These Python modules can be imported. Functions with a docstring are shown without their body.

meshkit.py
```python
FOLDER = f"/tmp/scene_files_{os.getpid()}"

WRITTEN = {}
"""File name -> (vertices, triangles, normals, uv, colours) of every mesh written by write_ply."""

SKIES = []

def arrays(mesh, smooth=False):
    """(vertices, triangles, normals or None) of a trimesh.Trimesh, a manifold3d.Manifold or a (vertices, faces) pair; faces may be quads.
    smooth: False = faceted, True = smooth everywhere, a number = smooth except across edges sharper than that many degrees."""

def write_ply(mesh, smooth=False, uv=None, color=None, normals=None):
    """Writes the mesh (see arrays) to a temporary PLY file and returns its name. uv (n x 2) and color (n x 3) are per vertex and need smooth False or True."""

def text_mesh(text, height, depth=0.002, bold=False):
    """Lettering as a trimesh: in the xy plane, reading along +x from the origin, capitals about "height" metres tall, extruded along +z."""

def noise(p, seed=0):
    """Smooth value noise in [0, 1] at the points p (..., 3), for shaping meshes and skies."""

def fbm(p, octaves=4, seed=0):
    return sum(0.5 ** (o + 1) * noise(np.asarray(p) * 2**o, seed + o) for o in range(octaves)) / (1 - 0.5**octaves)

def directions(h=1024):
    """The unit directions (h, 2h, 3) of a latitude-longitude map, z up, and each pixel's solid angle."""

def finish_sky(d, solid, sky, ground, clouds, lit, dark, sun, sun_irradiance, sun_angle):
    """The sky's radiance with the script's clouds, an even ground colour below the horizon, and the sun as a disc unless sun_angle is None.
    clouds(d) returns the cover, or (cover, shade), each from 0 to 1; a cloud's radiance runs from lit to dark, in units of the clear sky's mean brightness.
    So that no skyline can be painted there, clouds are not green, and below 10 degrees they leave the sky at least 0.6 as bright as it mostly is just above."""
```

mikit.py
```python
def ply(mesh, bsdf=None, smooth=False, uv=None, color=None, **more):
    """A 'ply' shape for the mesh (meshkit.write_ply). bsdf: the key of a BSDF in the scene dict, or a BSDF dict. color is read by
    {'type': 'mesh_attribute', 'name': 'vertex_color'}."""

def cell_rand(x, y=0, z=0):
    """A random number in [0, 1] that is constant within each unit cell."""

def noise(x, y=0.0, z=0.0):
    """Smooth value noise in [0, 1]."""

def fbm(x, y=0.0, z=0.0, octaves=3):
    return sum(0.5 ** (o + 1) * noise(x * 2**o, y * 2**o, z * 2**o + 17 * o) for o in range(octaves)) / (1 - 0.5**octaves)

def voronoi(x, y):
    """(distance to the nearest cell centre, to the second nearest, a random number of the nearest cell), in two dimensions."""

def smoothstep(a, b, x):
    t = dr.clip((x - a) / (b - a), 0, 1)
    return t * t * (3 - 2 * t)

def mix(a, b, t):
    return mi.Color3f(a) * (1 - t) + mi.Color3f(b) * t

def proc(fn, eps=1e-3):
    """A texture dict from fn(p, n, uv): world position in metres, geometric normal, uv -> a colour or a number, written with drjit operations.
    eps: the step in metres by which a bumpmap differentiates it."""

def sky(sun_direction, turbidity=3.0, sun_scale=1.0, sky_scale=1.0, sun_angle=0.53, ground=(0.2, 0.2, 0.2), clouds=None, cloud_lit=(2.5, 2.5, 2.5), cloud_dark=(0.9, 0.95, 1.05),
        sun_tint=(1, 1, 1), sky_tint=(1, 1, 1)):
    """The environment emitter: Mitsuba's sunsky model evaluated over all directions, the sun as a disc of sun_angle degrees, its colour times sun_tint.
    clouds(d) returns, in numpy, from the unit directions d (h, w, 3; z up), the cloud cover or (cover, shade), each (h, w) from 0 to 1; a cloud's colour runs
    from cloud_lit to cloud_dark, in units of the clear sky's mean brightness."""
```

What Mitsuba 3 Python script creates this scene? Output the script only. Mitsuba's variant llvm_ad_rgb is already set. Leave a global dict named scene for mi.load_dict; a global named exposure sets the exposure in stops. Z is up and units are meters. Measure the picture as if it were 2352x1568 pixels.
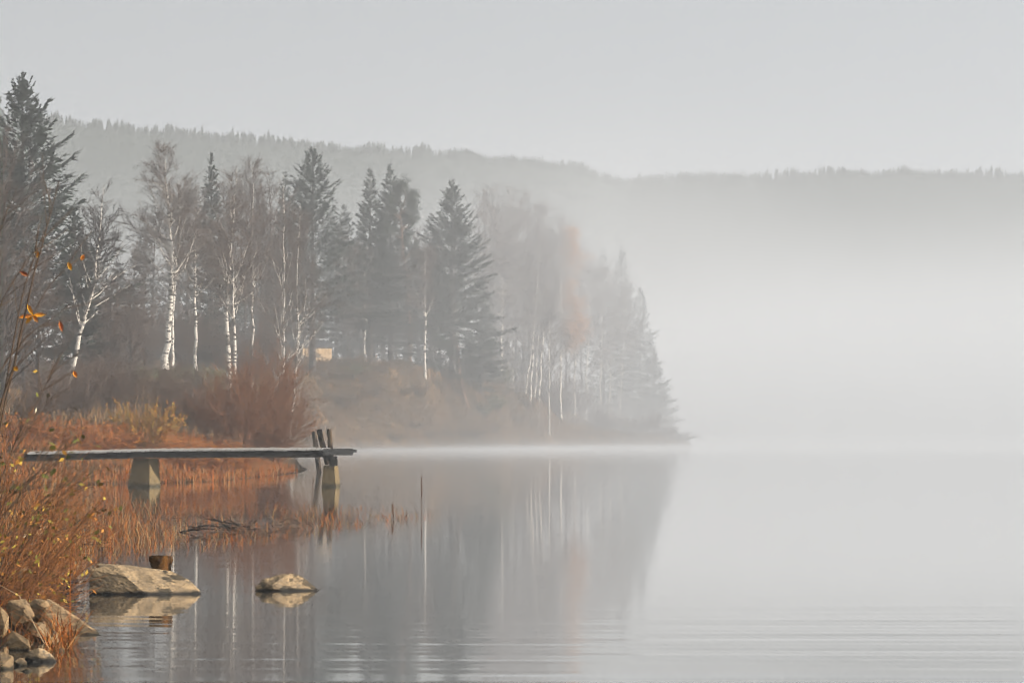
import math, numpy as np, trimesh, mitsuba as mi, mikit, meshkit, drjit as dr, shapely
from shapely.geometry import Polygon
from scipy.spatial import ConvexHull
T = mi.ScalarTransform4f
scene, labels = {}, {}

# ------------------------------------------------------------------ camera, sky, sun, exposure
F, CX, HY, H = 16818.0, 1176.0, 997.0, 1.315      # focal length and horizon of the photograph (in 2352 px wide units), eye height
scene['camera'] = {'type': 'perspective', 'fov': 8.0, 'fov_axis': 'x', 'near_clip': 0.5, 'far_clip': 20000.0,
    'to_world': T().look_at(origin=[0, 0, H], target=[0, 100, H], up=[0, 0, 1]), 'principal_point_offset_y': -0.1358,
    'medium': {'type': 'ref', 'id': 'haze_air'}}
SUN = np.array([0.93, -0.25, 0.27]); SUN /= np.linalg.norm(SUN)
def veil(d):
    away = (1 - d @ SUN) / 2                       # a thin veil of cloud, brighter towards the sun
    return 0.95 + 0 * away, np.clip(1.15 * away, 0, 1)
scene['sky_light'] = mikit.sky(SUN, turbidity=3, sun_scale=2.25, sun_angle=1.4, sun_tint=(0.77, 1.02, 1.78), clouds=veil, cloud_lit=(8.2, 8.45, 8.8), cloud_dark=(.60, .70, .81))
exposure = 1.48
SIG = 0.00006
scene['haze_air'] = {'type': 'homogeneous', 'albedo': {'type': 'rgb', 'value': [.93, .95, .975]}, 'sigma_t': SIG}
scene['haze'] = {'type': 'cube', 'to_world': T().translate([0, 2950, 121]).scale([3000, 3050, 125]), 'bsdf': {'type': 'null'}, 'interior': {'type': 'ref', 'id': 'haze_air'}}
labels['haze'] = {'label': 'thin pale morning haze filling the air over lake and shore', 'category': 'haze', 'kind': 'stuff'}

def ss(a, b, v):
    t = np.clip((np.asarray(v, float) - a) / (b - a), 0, 1); return t * t * (3 - 2 * t)
def fog_density(X, Y, Z):
    q = meshkit.fbm(np.stack([X / 60, Y / 150, Z / 16], -1), 3, 5)
    ramp = ss(420, 760, Y + 4 * X); zs = 17 + 2 * ss(0, 60, X) + 6 * (q - .5); z = np.maximum(Z, 0)
    edge = ss(-520, -440, X) * ss(-760, -680, -X) * ss(318, 360, Y) * ss(-2300, -2000, -Y) * ss(-54, -44, -Z)
    return SIG + .00027 + edge * (0.0036 * ramp * np.exp(-(z / zs) ** 2) * np.clip(0.35 + 1.3 * q, 0, 2) * (1 - ss(830, 760, Y) * .6 * ss(14, 4, Z)) + 0.0006 * np.exp(-z / 3) * ss(330, 460, Y) + (.002 + .004 * ss(8, 22, X)) * ss(790, 880, Y) * np.exp(-(z / zs) ** 2)
        + .014 * np.exp(-((X - 2) / 13) ** 2 - ((Y - 712) / 30) ** 2 - ((Z - 21) / 8) ** 2) * (.5 + q))
def fog():
    lo, hi, n = np.array([-520., 318, -2]), np.array([760., 2300, 54]), (52, 118, 57)
    sig = fog_density(*np.meshgrid(*[np.linspace(a, b, k) for a, b, k in zip(lo, hi, n)], indexing='ij'))
    grid = mi.VolumeGrid(np.ascontiguousarray(sig.transpose(2, 1, 0)[..., None]).astype(np.float32))
    scene['fog_air'] = {'type': 'heterogeneous', 'albedo': {'type': 'rgb', 'value': [.87, .885, .905]},
        'sigma_t': {'type': 'gridvolume', 'grid': grid, 'to_world': T().translate(lo.tolist()).scale((hi - lo).tolist())}, 'scale': 1.0}
    scene['fog_bank'] = {'type': 'cube', 'to_world': T().translate(((lo + hi) / 2).tolist()).scale(((hi - lo) / 2).tolist()), 'bsdf': {'type': 'null'},
        'interior': {'type': 'ref', 'id': 'fog_air'}, 'exterior': {'type': 'ref', 'id': 'mist_air_4'}}
    outer = 'haze_air'                                  # the mist thickens in four layers from the near shore towards the fog bank
    for i in (1, 2, 3, 4):
        a, b = np.array([-560. + 4 * i, 14 + 3 * i, -3.2 + .2 * i]), np.array([800. - 4 * i, 2340 - 4 * i, 59 - .8 * i])
        scene[f'mist_air_{i}'] = {'type': 'homogeneous', 'albedo': {'type': 'rgb', 'value': [.90, .915, .935]}, 'sigma_t': SIG + .00008 * i}
        k = 'mist_layer' if i == 1 else f'mist_layer_{i - 1:03d}'
        scene[k] = {'type': 'cube', 'to_world': T().translate(((a + b) / 2).tolist()).scale(((b - a) / 2).tolist()), 'bsdf': {'type': 'null'}, 'interior': {'type': 'ref', 'id': f'mist_air_{i}'}, 'exterior': {'type': 'ref', 'id': outer}}
        labels[k] = {'label': 'thin layer of mist between the near shore and the fog bank', 'category': 'mist', 'kind': 'stuff', 'group': 'mist layers'}; outer = f'mist_air_{i}'
    # a shallow sheet of steam on the water in front of the bluff and the point
    lo, hi, n = np.array([-70., 326, -.3]), np.array([130., 1600, 1.3]), (30, 94, 33)
    X, Y, Z = np.meshgrid(*[np.linspace(a, b, k) for a, b, k in zip(lo, hi, n)], indexing='ij')
    q = meshkit.fbm(np.stack([X / 25, Y / 60, 0 * Z], -1), 3, 11)
    sig = fog_density(X, Y, Z) + .0085 * np.exp(-np.maximum(Z, 0) / .24) * ss(330, 620, Y + 40 * (q - .5)) * ss(1600, 1300, Y) * ss(-70, -55, X) * ss(130, 110, X) * ss(1.3, .9, Z) * (.5 + q)
    grid = mi.VolumeGrid(np.ascontiguousarray(sig.transpose(2, 1, 0)[..., None]).astype(np.float32))
    scene['steam_air'] = {'type': 'heterogeneous', 'albedo': {'type': 'rgb', 'value': [.90, .915, .935]},
        'sigma_t': {'type': 'gridvolume', 'grid': grid, 'to_world': T().translate(lo.tolist()).scale((hi - lo).tolist())}, 'scale': 1.0}
    scene['water_mist'] = {'type': 'cube', 'to_world': T().translate(((lo + hi) / 2).tolist()).scale(((hi - lo) / 2).tolist()), 'bsdf': {'type': 'null'},
        'interior': {'type': 'ref', 'id': 'steam_air'}, 'exterior': {'type': 'ref', 'id': 'fog_air'}}
    labels['water_mist'] = {'label': 'low bright sheet of mist lying on the far water', 'category': 'mist', 'kind': 'stuff'}
    labels['fog_bank'] = {'label': 'pale bank of fog lying over the far water and the wooded point', 'category': 'fog', 'kind': 'stuff'}
fog()

# ------------------------------------------------------------------ helpers
def D(yw): return F * H / (yw - HY)                    # distance of a point on the water line
def X(px, d): return (px - CX) / F * d
def Zp(py, d): return H - (py - HY) / F * d
def at(px, py, d): return np.array([X(px, d), d, Zp(py, d)])
def rgb(*c): return {'type': 'rgb', 'value': list(c)}
def mat(name, b): scene[name] = {'type': 'twosided', 'bsdf': b}
def dif(name, tex): mat(name, {'type': 'diffuse', 'reflectance': tex})
used = {}
def key(name):
    n = used.get(name, 0); used[name] = n + 1
    return name if n == 0 else f'{name}_{n:03d}'
def thing(name, label, cat, group=None):
    k = key(name); labels[k] = {'label': label, 'category': cat}
    if group: labels[k]['group'] = group
    return k
def part(parent, name, mesh, m, smooth=False, color=None, kind=None, to_world=None, label=None):
    k = key(f'{parent}__{name}')
    d = mesh if isinstance(mesh, dict) else mikit.ply(mesh, m, smooth=smooth, color=color)
    scene[k] = {**d, 'to_world': to_world} if to_world is not None else d
    if kind: labels[k] = {'kind': kind}
    if label: labels.setdefault(k, {})['label'] = label
    return k
def one(name, label, cat, mesh, m, smooth=False, group=None, kind=None, color=None):
    k = key(name); scene[k] = mikit.ply(mesh, m, smooth=smooth, color=color); labels[k] = {'label': label, 'category': cat}
    if group: labels[k]['group'] = group
    if kind: labels[k]['kind'] = kind
    return k
def unit(v): return v / np.maximum(np.linalg.norm(v, axis=-1, keepdims=True), 1e-12)
def frame(t):
    a = np.cross(t, np.where(np.abs(t[..., 2:]) < 0.9, [0, 0, 1.0], [1.0, 0, 0])); a = unit(a)
    return a, np.cross(t, a)
def tubes(P, R, k=3):
    """Batch of polylines P (b, n, 3) with radii R (b, n) as k-sided tubes."""
    P = np.asarray(P, float); b, n, _ = P.shape; R = np.broadcast_to(R, (b, n))
    t = unit(np.gradient(P, axis=1)); A, B = frame(t)
    ang = np.arange(k) * 2 * np.pi / k
    V = P[:, :, None] + R[:, :, None, None] * (np.cos(ang)[:, None] * A[:, :, None] + np.sin(ang)[:, None] * B[:, :, None])
    bi, i, j = np.meshgrid(np.arange(b), np.arange(n - 1), np.arange(k), indexing='ij')
    o = bi * n * k; j2 = (j + 1) % k
    q = np.stack([o + i * k + j, o + i * k + j2, o + (i + 1) * k + j2, o + (i + 1) * k + j], -1).reshape(-1, 4)
    return V.reshape(-1, 3), np.vstack([q[:, [0, 1, 2]], q[:, [0, 2, 3]]])
def spikes(p0, p1, r):
    t = unit(p1 - p0); A, B = frame(t); r = np.broadcast_to(r, (len(p0),))[:, None]
    V = np.stack([p0 + r * A, p0 + r * (-.5 * A + .87 * B), p0 + r * (-.5 * A - .87 * B), p1], 1)
    o = 4 * np.arange(len(p0))[:, None]
    f = np.concatenate([o + [0, 1, 3], o + [1, 2, 3], o + [2, 0, 3]])
    return V.reshape(-1, 3), f
def leaves(c, a, b):
    """Flat pointed leaves / sprays: centre line c -> c+a, half width vector b."""
    V = np.stack([c, c + .45 * a + b, c + a, c + .45 * a - b], 1); o = 4 * np.arange(len(c))[:, None]
    return V.reshape(-1, 3), np.concatenate([o + [0, 1, 2], o + [0, 2, 3]])
def blades(p, h, w, bend, rng):
    """Grass blades: foot p (n,3), height h, width w, bend (n,2)."""
    n = len(p); az = rng.uniform(0, np.pi, n); s = np.stack([np.cos(az), np.sin(az), 0 * az], 1) * (w / 2)[:, None]
    m = p + np.stack([bend[:, 0] * .3, bend[:, 1] * .3, h * .6], 1); t = p + np.stack([bend[:, 0], bend[:, 1], h], 1)
    V = np.stack([p - s, p + s, m - s * .7, m + s * .7, t], 1); o = 5 * np.arange(n)[:, None]
    return V.reshape(-1, 3), np.concatenate([o + [0, 1, 3], o + [0, 3, 2], o + [2, 3, 4]])
def join(ms):
    V, Fc, o = [], [], 0
    for v, f in ms: V.append(v); Fc.append(f + o); o += len(v)
    return np.vstack(V), np.vstack(Fc)
def on(P, idx, t):
    n = P.shape[1]; u = np.clip(t, 0, .9999) * (n - 1); i = u.astype(int); w = (u - i)[:, None]
    return P[idx, i] * (1 - w) + P[idx, i + 1] * w, unit(P[idx, i + 1] - P[idx, i])
def grow(P, n, rng, t0, t1, L, ang, bend, N=4, wob=.08, idx=None, skew=1.0, sc=None):
    """n child branches from the polylines P: start anywhere in t0..t1, length L(t), at an angle to the parent, bent by the vector bend over their length."""
    idx = rng.integers(0, len(P), n) if idx is None else idx
    t = t0 + (t1 - t0) * rng.uniform(0, 1, n) ** skew
    s, tan = on(P, idx, t); A, B = frame(tan); az = rng.uniform(0, 2 * np.pi, n)[:, None]
    a = np.radians(ang if np.isscalar(ang) else rng.uniform(*ang, n))[..., None] if not np.isscalar(ang) else np.radians(ang)
    d = unit(np.cos(a) * tan + np.sin(a) * (np.cos(az) * A + np.sin(az) * B))
    ln = (L(t) if callable(L) else L) * rng.uniform(.7, 1.25, n) * (1 if sc is None else sc[idx]); C = np.empty((n, N, 3)); C[:, 0] = s
    for k in range(1, N):
        d = unit(d + np.asarray(bend) / (N - 1) + rng.normal(0, wob, (n, 3)))
        C[:, k] = C[:, k - 1] + d * (ln / (N - 1))[:, None]
    return C, t, idx

# ------------------------------------------------------------------ materials
def proc(fn): return mikit.proc(fn)
mx, nz, fb = mikit.mix, mikit.noise, mikit.fbm
def f_bark(p, n, uv):
    m = mikit.smoothstep(.60, .70, nz(p.x * 5, p.y * 5, p.z * 9)) + .8 * mikit.smoothstep(.66, .74, nz(p.x * 2 + 7, p.y * 2, p.z * 2.3))
    return mx((.60, .54, .47), (.06, .05, .042), dr.clip(m, 0, 1))
dif('m_birch', proc(f_bark))
dif('m_bark', proc(lambda p, n, uv: mx((.085, .07, .058), (.035, .03, .027), fb(p.x * 5, p.y * 5, p.z * 1.5))))
dif('m_pinebark', proc(lambda p, n, uv: mx((.22, .13, .08), (.10, .065, .045), fb(p.x * 5, p.y * 5, p.z * 2))))
dif('m_twig', rgb(.105, .075, .06)); dif('m_twigred', rgb(.20, .10, .06)); dif('m_twigdark', rgb(.06, .05, .046))
dif('m_spruce', rgb(.026, .036, .026)); dif('m_pine', rgb(.036, .048, .03))
dif('m_vc', {'type': 'mesh_attribute', 'name': 'vertex_color'})
dif('m_wood', proc(lambda p, n, uv: mx((.045, .042, .038), (.016, .015, .014), fb(p.x * 3, p.y * 20, p.z * 30))))
dif('m_frost', proc(lambda p, n, uv: mx((.50, .48, .45), (.24, .21, .18), fb(p.x * 9, p.y * 2.5, p.z * 9))))
def f_conc(p, n, uv):
    wet = mikit.smoothstep(.16, .04, p.z + .05 * fb(p.x * 9, p.y * 9, p.z * 9))
    c = mx((.27, .19, .095), (.13, .10, .06), fb(p.x * 6, p.y * 6, p.z * 9))
    return mx(c, (.05, .05, .04), wet * .8)
dif('m_concrete', proc(f_conc))
def f_rock(p, n, uv):
    a = fb(p.x * 12 - p.z * 14, p.y * 12, p.z * 22 + p.x * 5, 4)
    c = mx((.37, .26, .15), (.21, .155, .10), mikit.smoothstep(.35, .75, a))
    c = mx(c, (.12, .11, .095), mikit.smoothstep(.55, .75, fb(p.x * 55, p.y * 55, p.z * 70)) * .7)
    c = mx(c, (.03, .032, .03), mikit.smoothstep(.56, .62, fb(p.x * 7 + 3, p.y * 7, p.z * 11, 4)) * .8 * mikit.smoothstep(-.2, .4, nz(p.x * 2.2, p.y * 2.2, 1) - .25))
    return mx(c, (.035, .033, .03), mikit.smoothstep(.05, .02, p.z + .02 * nz(p.x * 20, p.y * 20)))
def f_stone(p, n, uv):
    c = mx((.36, .24, .13), (.15, .11, .07), mikit.smoothstep(.3, .75, fb(p.x * 9, p.y * 9, p.z * 9, 4)))
    c = mx(c, (.12, .10, .08), mikit.smoothstep(.56, .74, fb(p.x * 60, p.y * 60, p.z * 60)) * .6)
    return mx(c, (.05, .045, .035), mikit.smoothstep(.045, .015, p.z + .02 * nz(p.x * 20, p.y * 20)))
mat('m_stone', {'type': 'bumpmap', 'arbitrary': {**proc(lambda p, n, uv: .012 * fb(p.x * 30, p.y * 30, p.z * 30, 3)), 'eps': .003}, 'bsdf': {'type': 'diffuse', 'reflectance': proc(f_stone)}})
mat('m_rock', {'type': 'bumpmap', 'arbitrary': {**proc(lambda p, n, uv: .02 * fb(p.x * 26, p.y * 26, p.z * 40, 3)), 'eps': .003}, 'bsdf': {'type': 'diffuse', 'reflectance': proc(f_rock)}})
dif('m_stump', proc(lambda p, n, uv: mx((.13, .06, .02), (.02, .014, .01), mikit.smoothstep(.35, .7, fb(p.x * 30, p.y * 30, p.z * 6)))))
dif('m_hill', rgb(.03, .042, .03)); dif('m_forest', rgb(.022, .034, .024))
def f_soil(p, n, uv):
    a = fb(p.x * .5, p.y * .12, 0, 4)
    c = mx((.10, .06, .032), (.04, .03, .02), a)
    lawn = mikit.smoothstep(430, 470, p.y) * mikit.smoothstep(600, 560, p.y) * mikit.smoothstep(-15, -20, p.x)
    c = mx(c, (.075, .085, .04), lawn * mikit.smoothstep(.3, .5, fb(p.x * .8, p.y * .2, 3)))
    return mx(c, (.025, .022, .018), mikit.smoothstep(.05, .0, p.z))
dif('m_soil', proc(f_soil))

# ------------------------------------------------------------------ water
def swell(p, n, uv):
    near = mikit.smoothstep(95, 50, p.y) * (.4 + .6 * mikit.smoothstep(.35, .65, nz(p.x * .14 + 5, p.y * .045, 4)))
    w = 2.6 * nz(p.x * .16, p.y * .10)
    a = dr.sin(p.y * 2.0 + p.x * .30 + 2.2 * w) + .6 * dr.sin(p.y * 3.7 - p.x * .45 + 3 * w + 1) + .4 * dr.sin(p.y * 7.1 + p.x * .9 + 5 * w)
    b = nz(p.x * .5, p.y * 1.3, 7) + .5 * nz(p.x * 1.3, p.y * 2.9, 3)
    return .00050 * near * a + .00046 * b * (.12 + .88 * mikit.smoothstep(420, 120, p.y)) + .0006 * nz(p.x * .2, p.y * .12, 2)
scene['m_water'] = {'type': 'bumpmap', 'arbitrary': {**proc(swell), 'eps': .02}, 'bsdf': {'type': 'roughplastic', 'distribution': 'ggx', 'alpha': 0.0009, 'int_ior': 1.333, 'diffuse_reflectance': rgb(.03, .033, .035)}}
scene['lake_water'] = {'type': 'rectangle', 'to_world': T().translate([0, 2900, 0]).scale([2800, 2970, 1]), 'bsdf': {'type': 'ref', 'id': 'm_water'}}
labels['lake_water'] = {'label': 'calm grey lake with slow ripples mirroring the foggy trees', 'category': 'water', 'kind': 'structure'}

# ------------------------------------------------------------------ ground
W = lambda px, yw: (X(px, D(yw)), D(yw))
SH = [(4, -12), (.8, -4), (-.6, 4), (-1.5, 20), (-2.15, 36), W(-60, 1560), W(10, 1500), W(60, 1470), W(80, 1420), W(50, 1345), W(-20, 1290), W(-70, 1200), W(-40, 1150), W(60, 1125), W(150, 1117),
      W(300, 1111), W(500, 1107), W(560, 1100), W(640, 1092), W(690, 1085), W(705, 1078), W(690, 1070), W(680, 1058), W(680, 1048), W(690, 1040), W(760, 1034.5), W(820, 1033), W(1000, 1030.5), W(1200, 1028),
      W(1400, 1026), W(1600, 1024), W(1590, 1022.5), W(1450, 1021), W(1400, 1019.5), W(1500, 1017.5), W(1650, 1016), W(1690, 1015.5), W(1650, 1014), W(1300, 1012), (-200, 1500), (-420, 1500), (-420, -70), (4, -70)]
LAND = Polygon(SH); shapely.prepare(LAND); RING = LAND.exterior
def inland(x, y):
    pts = shapely.points(x, y); s = shapely.distance(pts, RING); return np.where(shapely.contains(LAND, pts), s, -s)
def height(x, y):
    x, y = np.atleast_1d(np.asarray(x, float)), np.atleast_1d(np.asarray(y, float)); s = inland(x, y)
    hp = np.interp(y, [0, 60, 150, 215, 330, 420, 515, 600, 690, 720, 750, 766, 800, 850, 1200], [.25, .2, .5, 1.0, 2.6, 4.2, 5.7, 6.9, 7.4, 7.0, 5.6, 2.3, 1.6, 1.1, .9])
    hp = hp + np.where(y > 640, (7.6 - hp) * ss(9, 20, s) * ss(980, 900, y), 0)
    w = np.interp(y, [0, 60, 150, 215, 330, 500, 620, 760, 850], [3, 3, 5, 6, 8, 8, 7.5, 6, 4])
    z = np.where(s > 0, hp * ss(-.15 * w, w, s) - hp * ss(-.15, 1, 0), np.maximum(s * .12, -1.5))
    q = (meshkit.fbm(np.stack([x / 3.5, y / 14, 0 * x], -1), 4, 3) - .5) * np.clip(s / 5, 0, 1) * np.interp(y, [0, 200, 400, 600, 800, 900], [.25, .6, 1.1, 2.0, 1.2, .6])
    g = (meshkit.fbm(np.stack([x / 7, y / 26, 0 * x], -1), 2, 21) - .5) * 3.2 * ss(2, 6, s) * ss(580, 640, y) * ss(800, 740, y)
    return z + q + g
def gz(x, y): return float(height(x, y)[0])
def foot(px, py, d0):
    """The distance nearest to d0 at which the ground seen at px stands at height py in the photograph."""
    d = np.arange(d0 - 60, d0 + 60, 1.0); e = np.abs(HY - (height(X(px, d), d) - H) / d * F - py); return float(d[np.argmin(e + .06 * np.abs(d - d0))])
def gridmesh(gx, gy, fz):
    A, B = np.meshgrid(gx, gy, indexing='ij'); C = fz(A.ravel(), B.ravel())
    i, j = np.meshgrid(np.arange(len(gx) - 1), np.arange(len(gy) - 1), indexing='ij'); m = len(gy)
    return np.stack([A.ravel(), B.ravel(), C], -1), np.stack([i * m + j, (i + 1) * m + j, (i + 1) * m + j + 1, i * m + j + 1], -1).reshape(-1, 4)
scene['shore_ground'] = mikit.ply(gridmesh(np.unique(np.concatenate([np.linspace(-420, -60, 40), np.linspace(-60, 46, 240)])),
    np.unique(np.concatenate([np.linspace(-70, 20, 20), np.linspace(20, 280, 200), np.linspace(280, 860, 260), np.linspace(860, 1520, 90)])), height), 'm_soil', smooth=True)
labels['shore_ground'] = {'label': 'sloping lake shore of brown earth and grass with a wooded bluff', 'category': 'shore', 'kind': 'structure'}
def ridge_z(x, y0=4500):
    px = CX + x / y0 * F
    return H - (np.interp(px, [-2500, 0, 150, 400, 800, 1000, 1200, 1310, 1345, 1430, 1480, 1700, 1770, 1900, 2352, 4500], [120, 262, 282, 306, 345, 352, 374, 378, 388, 422, 408, 412, 408, 395, 405, 380]) - HY) / F * y0
def hill_z(x, y):
    b = (meshkit.fbm(np.stack([x / 120, y / 260, 0 * x], -1), 3, 9) - .5) * 8
    return np.where(y < 4500, -1 + (ridge_z(x) + 1) * np.clip((y - 2400) / 2100, 0, 1) ** 1.15, ridge_z(x) - (y - 4500) * .12) + b * np.clip((y - 2400) / 400, 0, 1) * np.clip((4500 - y) / 300, .15, 1)
scene['far_hill'] = mikit.ply(gridmesh(np.linspace(-1500, 1500, 260), np.linspace(2380, 5400, 70), hill_z), 'm_hill', smooth=True)
labels['far_hill'] = {'label': 'long low hill across the lake fading into haze', 'category': 'hill', 'kind': 'structure'}
def forest():
    rng = np.random.default_rng(4); n = 2200
    x = rng.uniform(-420, 420, n); y = 4490 + rng.normal(0, 16, n); cl = meshkit.fbm(np.stack([x / 14, y / 300, 0 * x], -1), 3, 2)
    h = rng.uniform(3.6, 7, n) * (.5 + 1.0 * cl) * (1 + .3 * (rng.uniform(0, 1, n) > .95)); z = hill_z(x, y) - .8; r = h * rng.uniform(.13, .24, n)
    ms = []
    for a, b, sc in ((0., .62, 1.), (.30, .86, .75), (.58, 1., .45)):
        k = 6; ang = np.arange(k) * 2 * np.pi / k + rng.uniform(0, 6, n)[:, None]; rr = (r * sc)[:, None] * rng.uniform(.6, 1.3, (n, k))
        ring = np.stack([x[:, None] + rr * np.cos(ang), y[:, None] + rr * np.sin(ang), (z + a * h)[:, None] + rng.uniform(-.3, .3, (n, k))], -1)
        V = np.concatenate([ring, np.stack([x + rng.normal(0, .25, n), y, z + b * h], -1)[:, None]], 1); o = (k + 1) * np.arange(n)[:, None]
        ms.append((V.reshape(-1, 3), np.concatenate([o + [j, (j + 1) % k, k] for j in range(k)])))
    scene['hill_forest'] = mikit.ply(join(ms), 'm_forest'); labels['hill_forest'] = {'label': 'far dark forest along the crest of the hazy hill', 'category': 'forest', 'kind': 'stuff'}
forest()

# ------------------------------------------------------------------ trees
def birch_mesh(trunk, r0, rng, n1=46, n2=420, n3=5200, low=.25, spread=.30, tw=.0075, droop=-.25):
    """trunk: (k,3) polyline from the foot. Returns (trunk mesh, twig mesh)."""
    trunk = np.asarray(trunk, float); h = trunk[-1, 2] - trunk[0, 2]
    u = np.linspace(0, 1, 16); s = np.linspace(0, 1, len(trunk)); P = np.stack([np.interp(u, s, trunk[:, k]) for k in range(3)], 1)
    P[1:-1, :2] += rng.normal(0, .003 * h, (14, 2)); P = P[None]
    R = (r0 * (1 - u) ** .9 + .012) * (1 + .55 * np.exp(-u * 40))
    L1, t1, _ = grow(P, n1, rng, low, .96, lambda t: h * spread * (1.03 - t) ** .6 * (.55 + .45 * np.minimum(1, (t - low) * 4 + .3)), (28, 60), [0, 0, .40], 6, .10, skew=.85)
    s1 = np.linalg.norm(L1[:, -1] - L1[:, 0], axis=1); s1 = .12 + .95 * s1 / s1.max(); w = rng.choice(n1, n2, p=s1 / s1.sum())
    R1 = (r0 * .34 * (1 - t1) ** .8 + .008)[:, None] * np.linspace(1, .25, 6)
    L2, t2, i2 = grow(L1, n2, rng, .2, 1, h * .085, (25, 60), [0, 0, .1], 4, .14, idx=w, sc=s1)
    R2 = np.linspace(.020, .007, 4)[None]
    l2 = np.linalg.norm(L2[:, -1] - L2[:, 0], axis=1); L3, _, _ = grow(L2, int(n3 * .62), rng, .05, 1, h * .045, (20, 65), [0, 0, droop], 3, .2, idx=rng.choice(n2, int(n3 * .62), p=l2 / l2.sum()), sc=.3 + .9 * l2 / l2.max())
    big = R1[:, 0] > .03
    ms = [tubes(P, R[None], 9)] + ([tubes(L1[big], R1[big], 5)] if big.any() else [])
    tm = [tubes(L1[~big], R1[~big], 4), tubes(L2, np.broadcast_to(R2, (n2, 4)), 3), spikes(L3[:, 0], L3[:, 1], tw), spikes(L3[:, 1], L3[:, 2], tw * .8)]
    return join(ms), join(tm), L2
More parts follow.
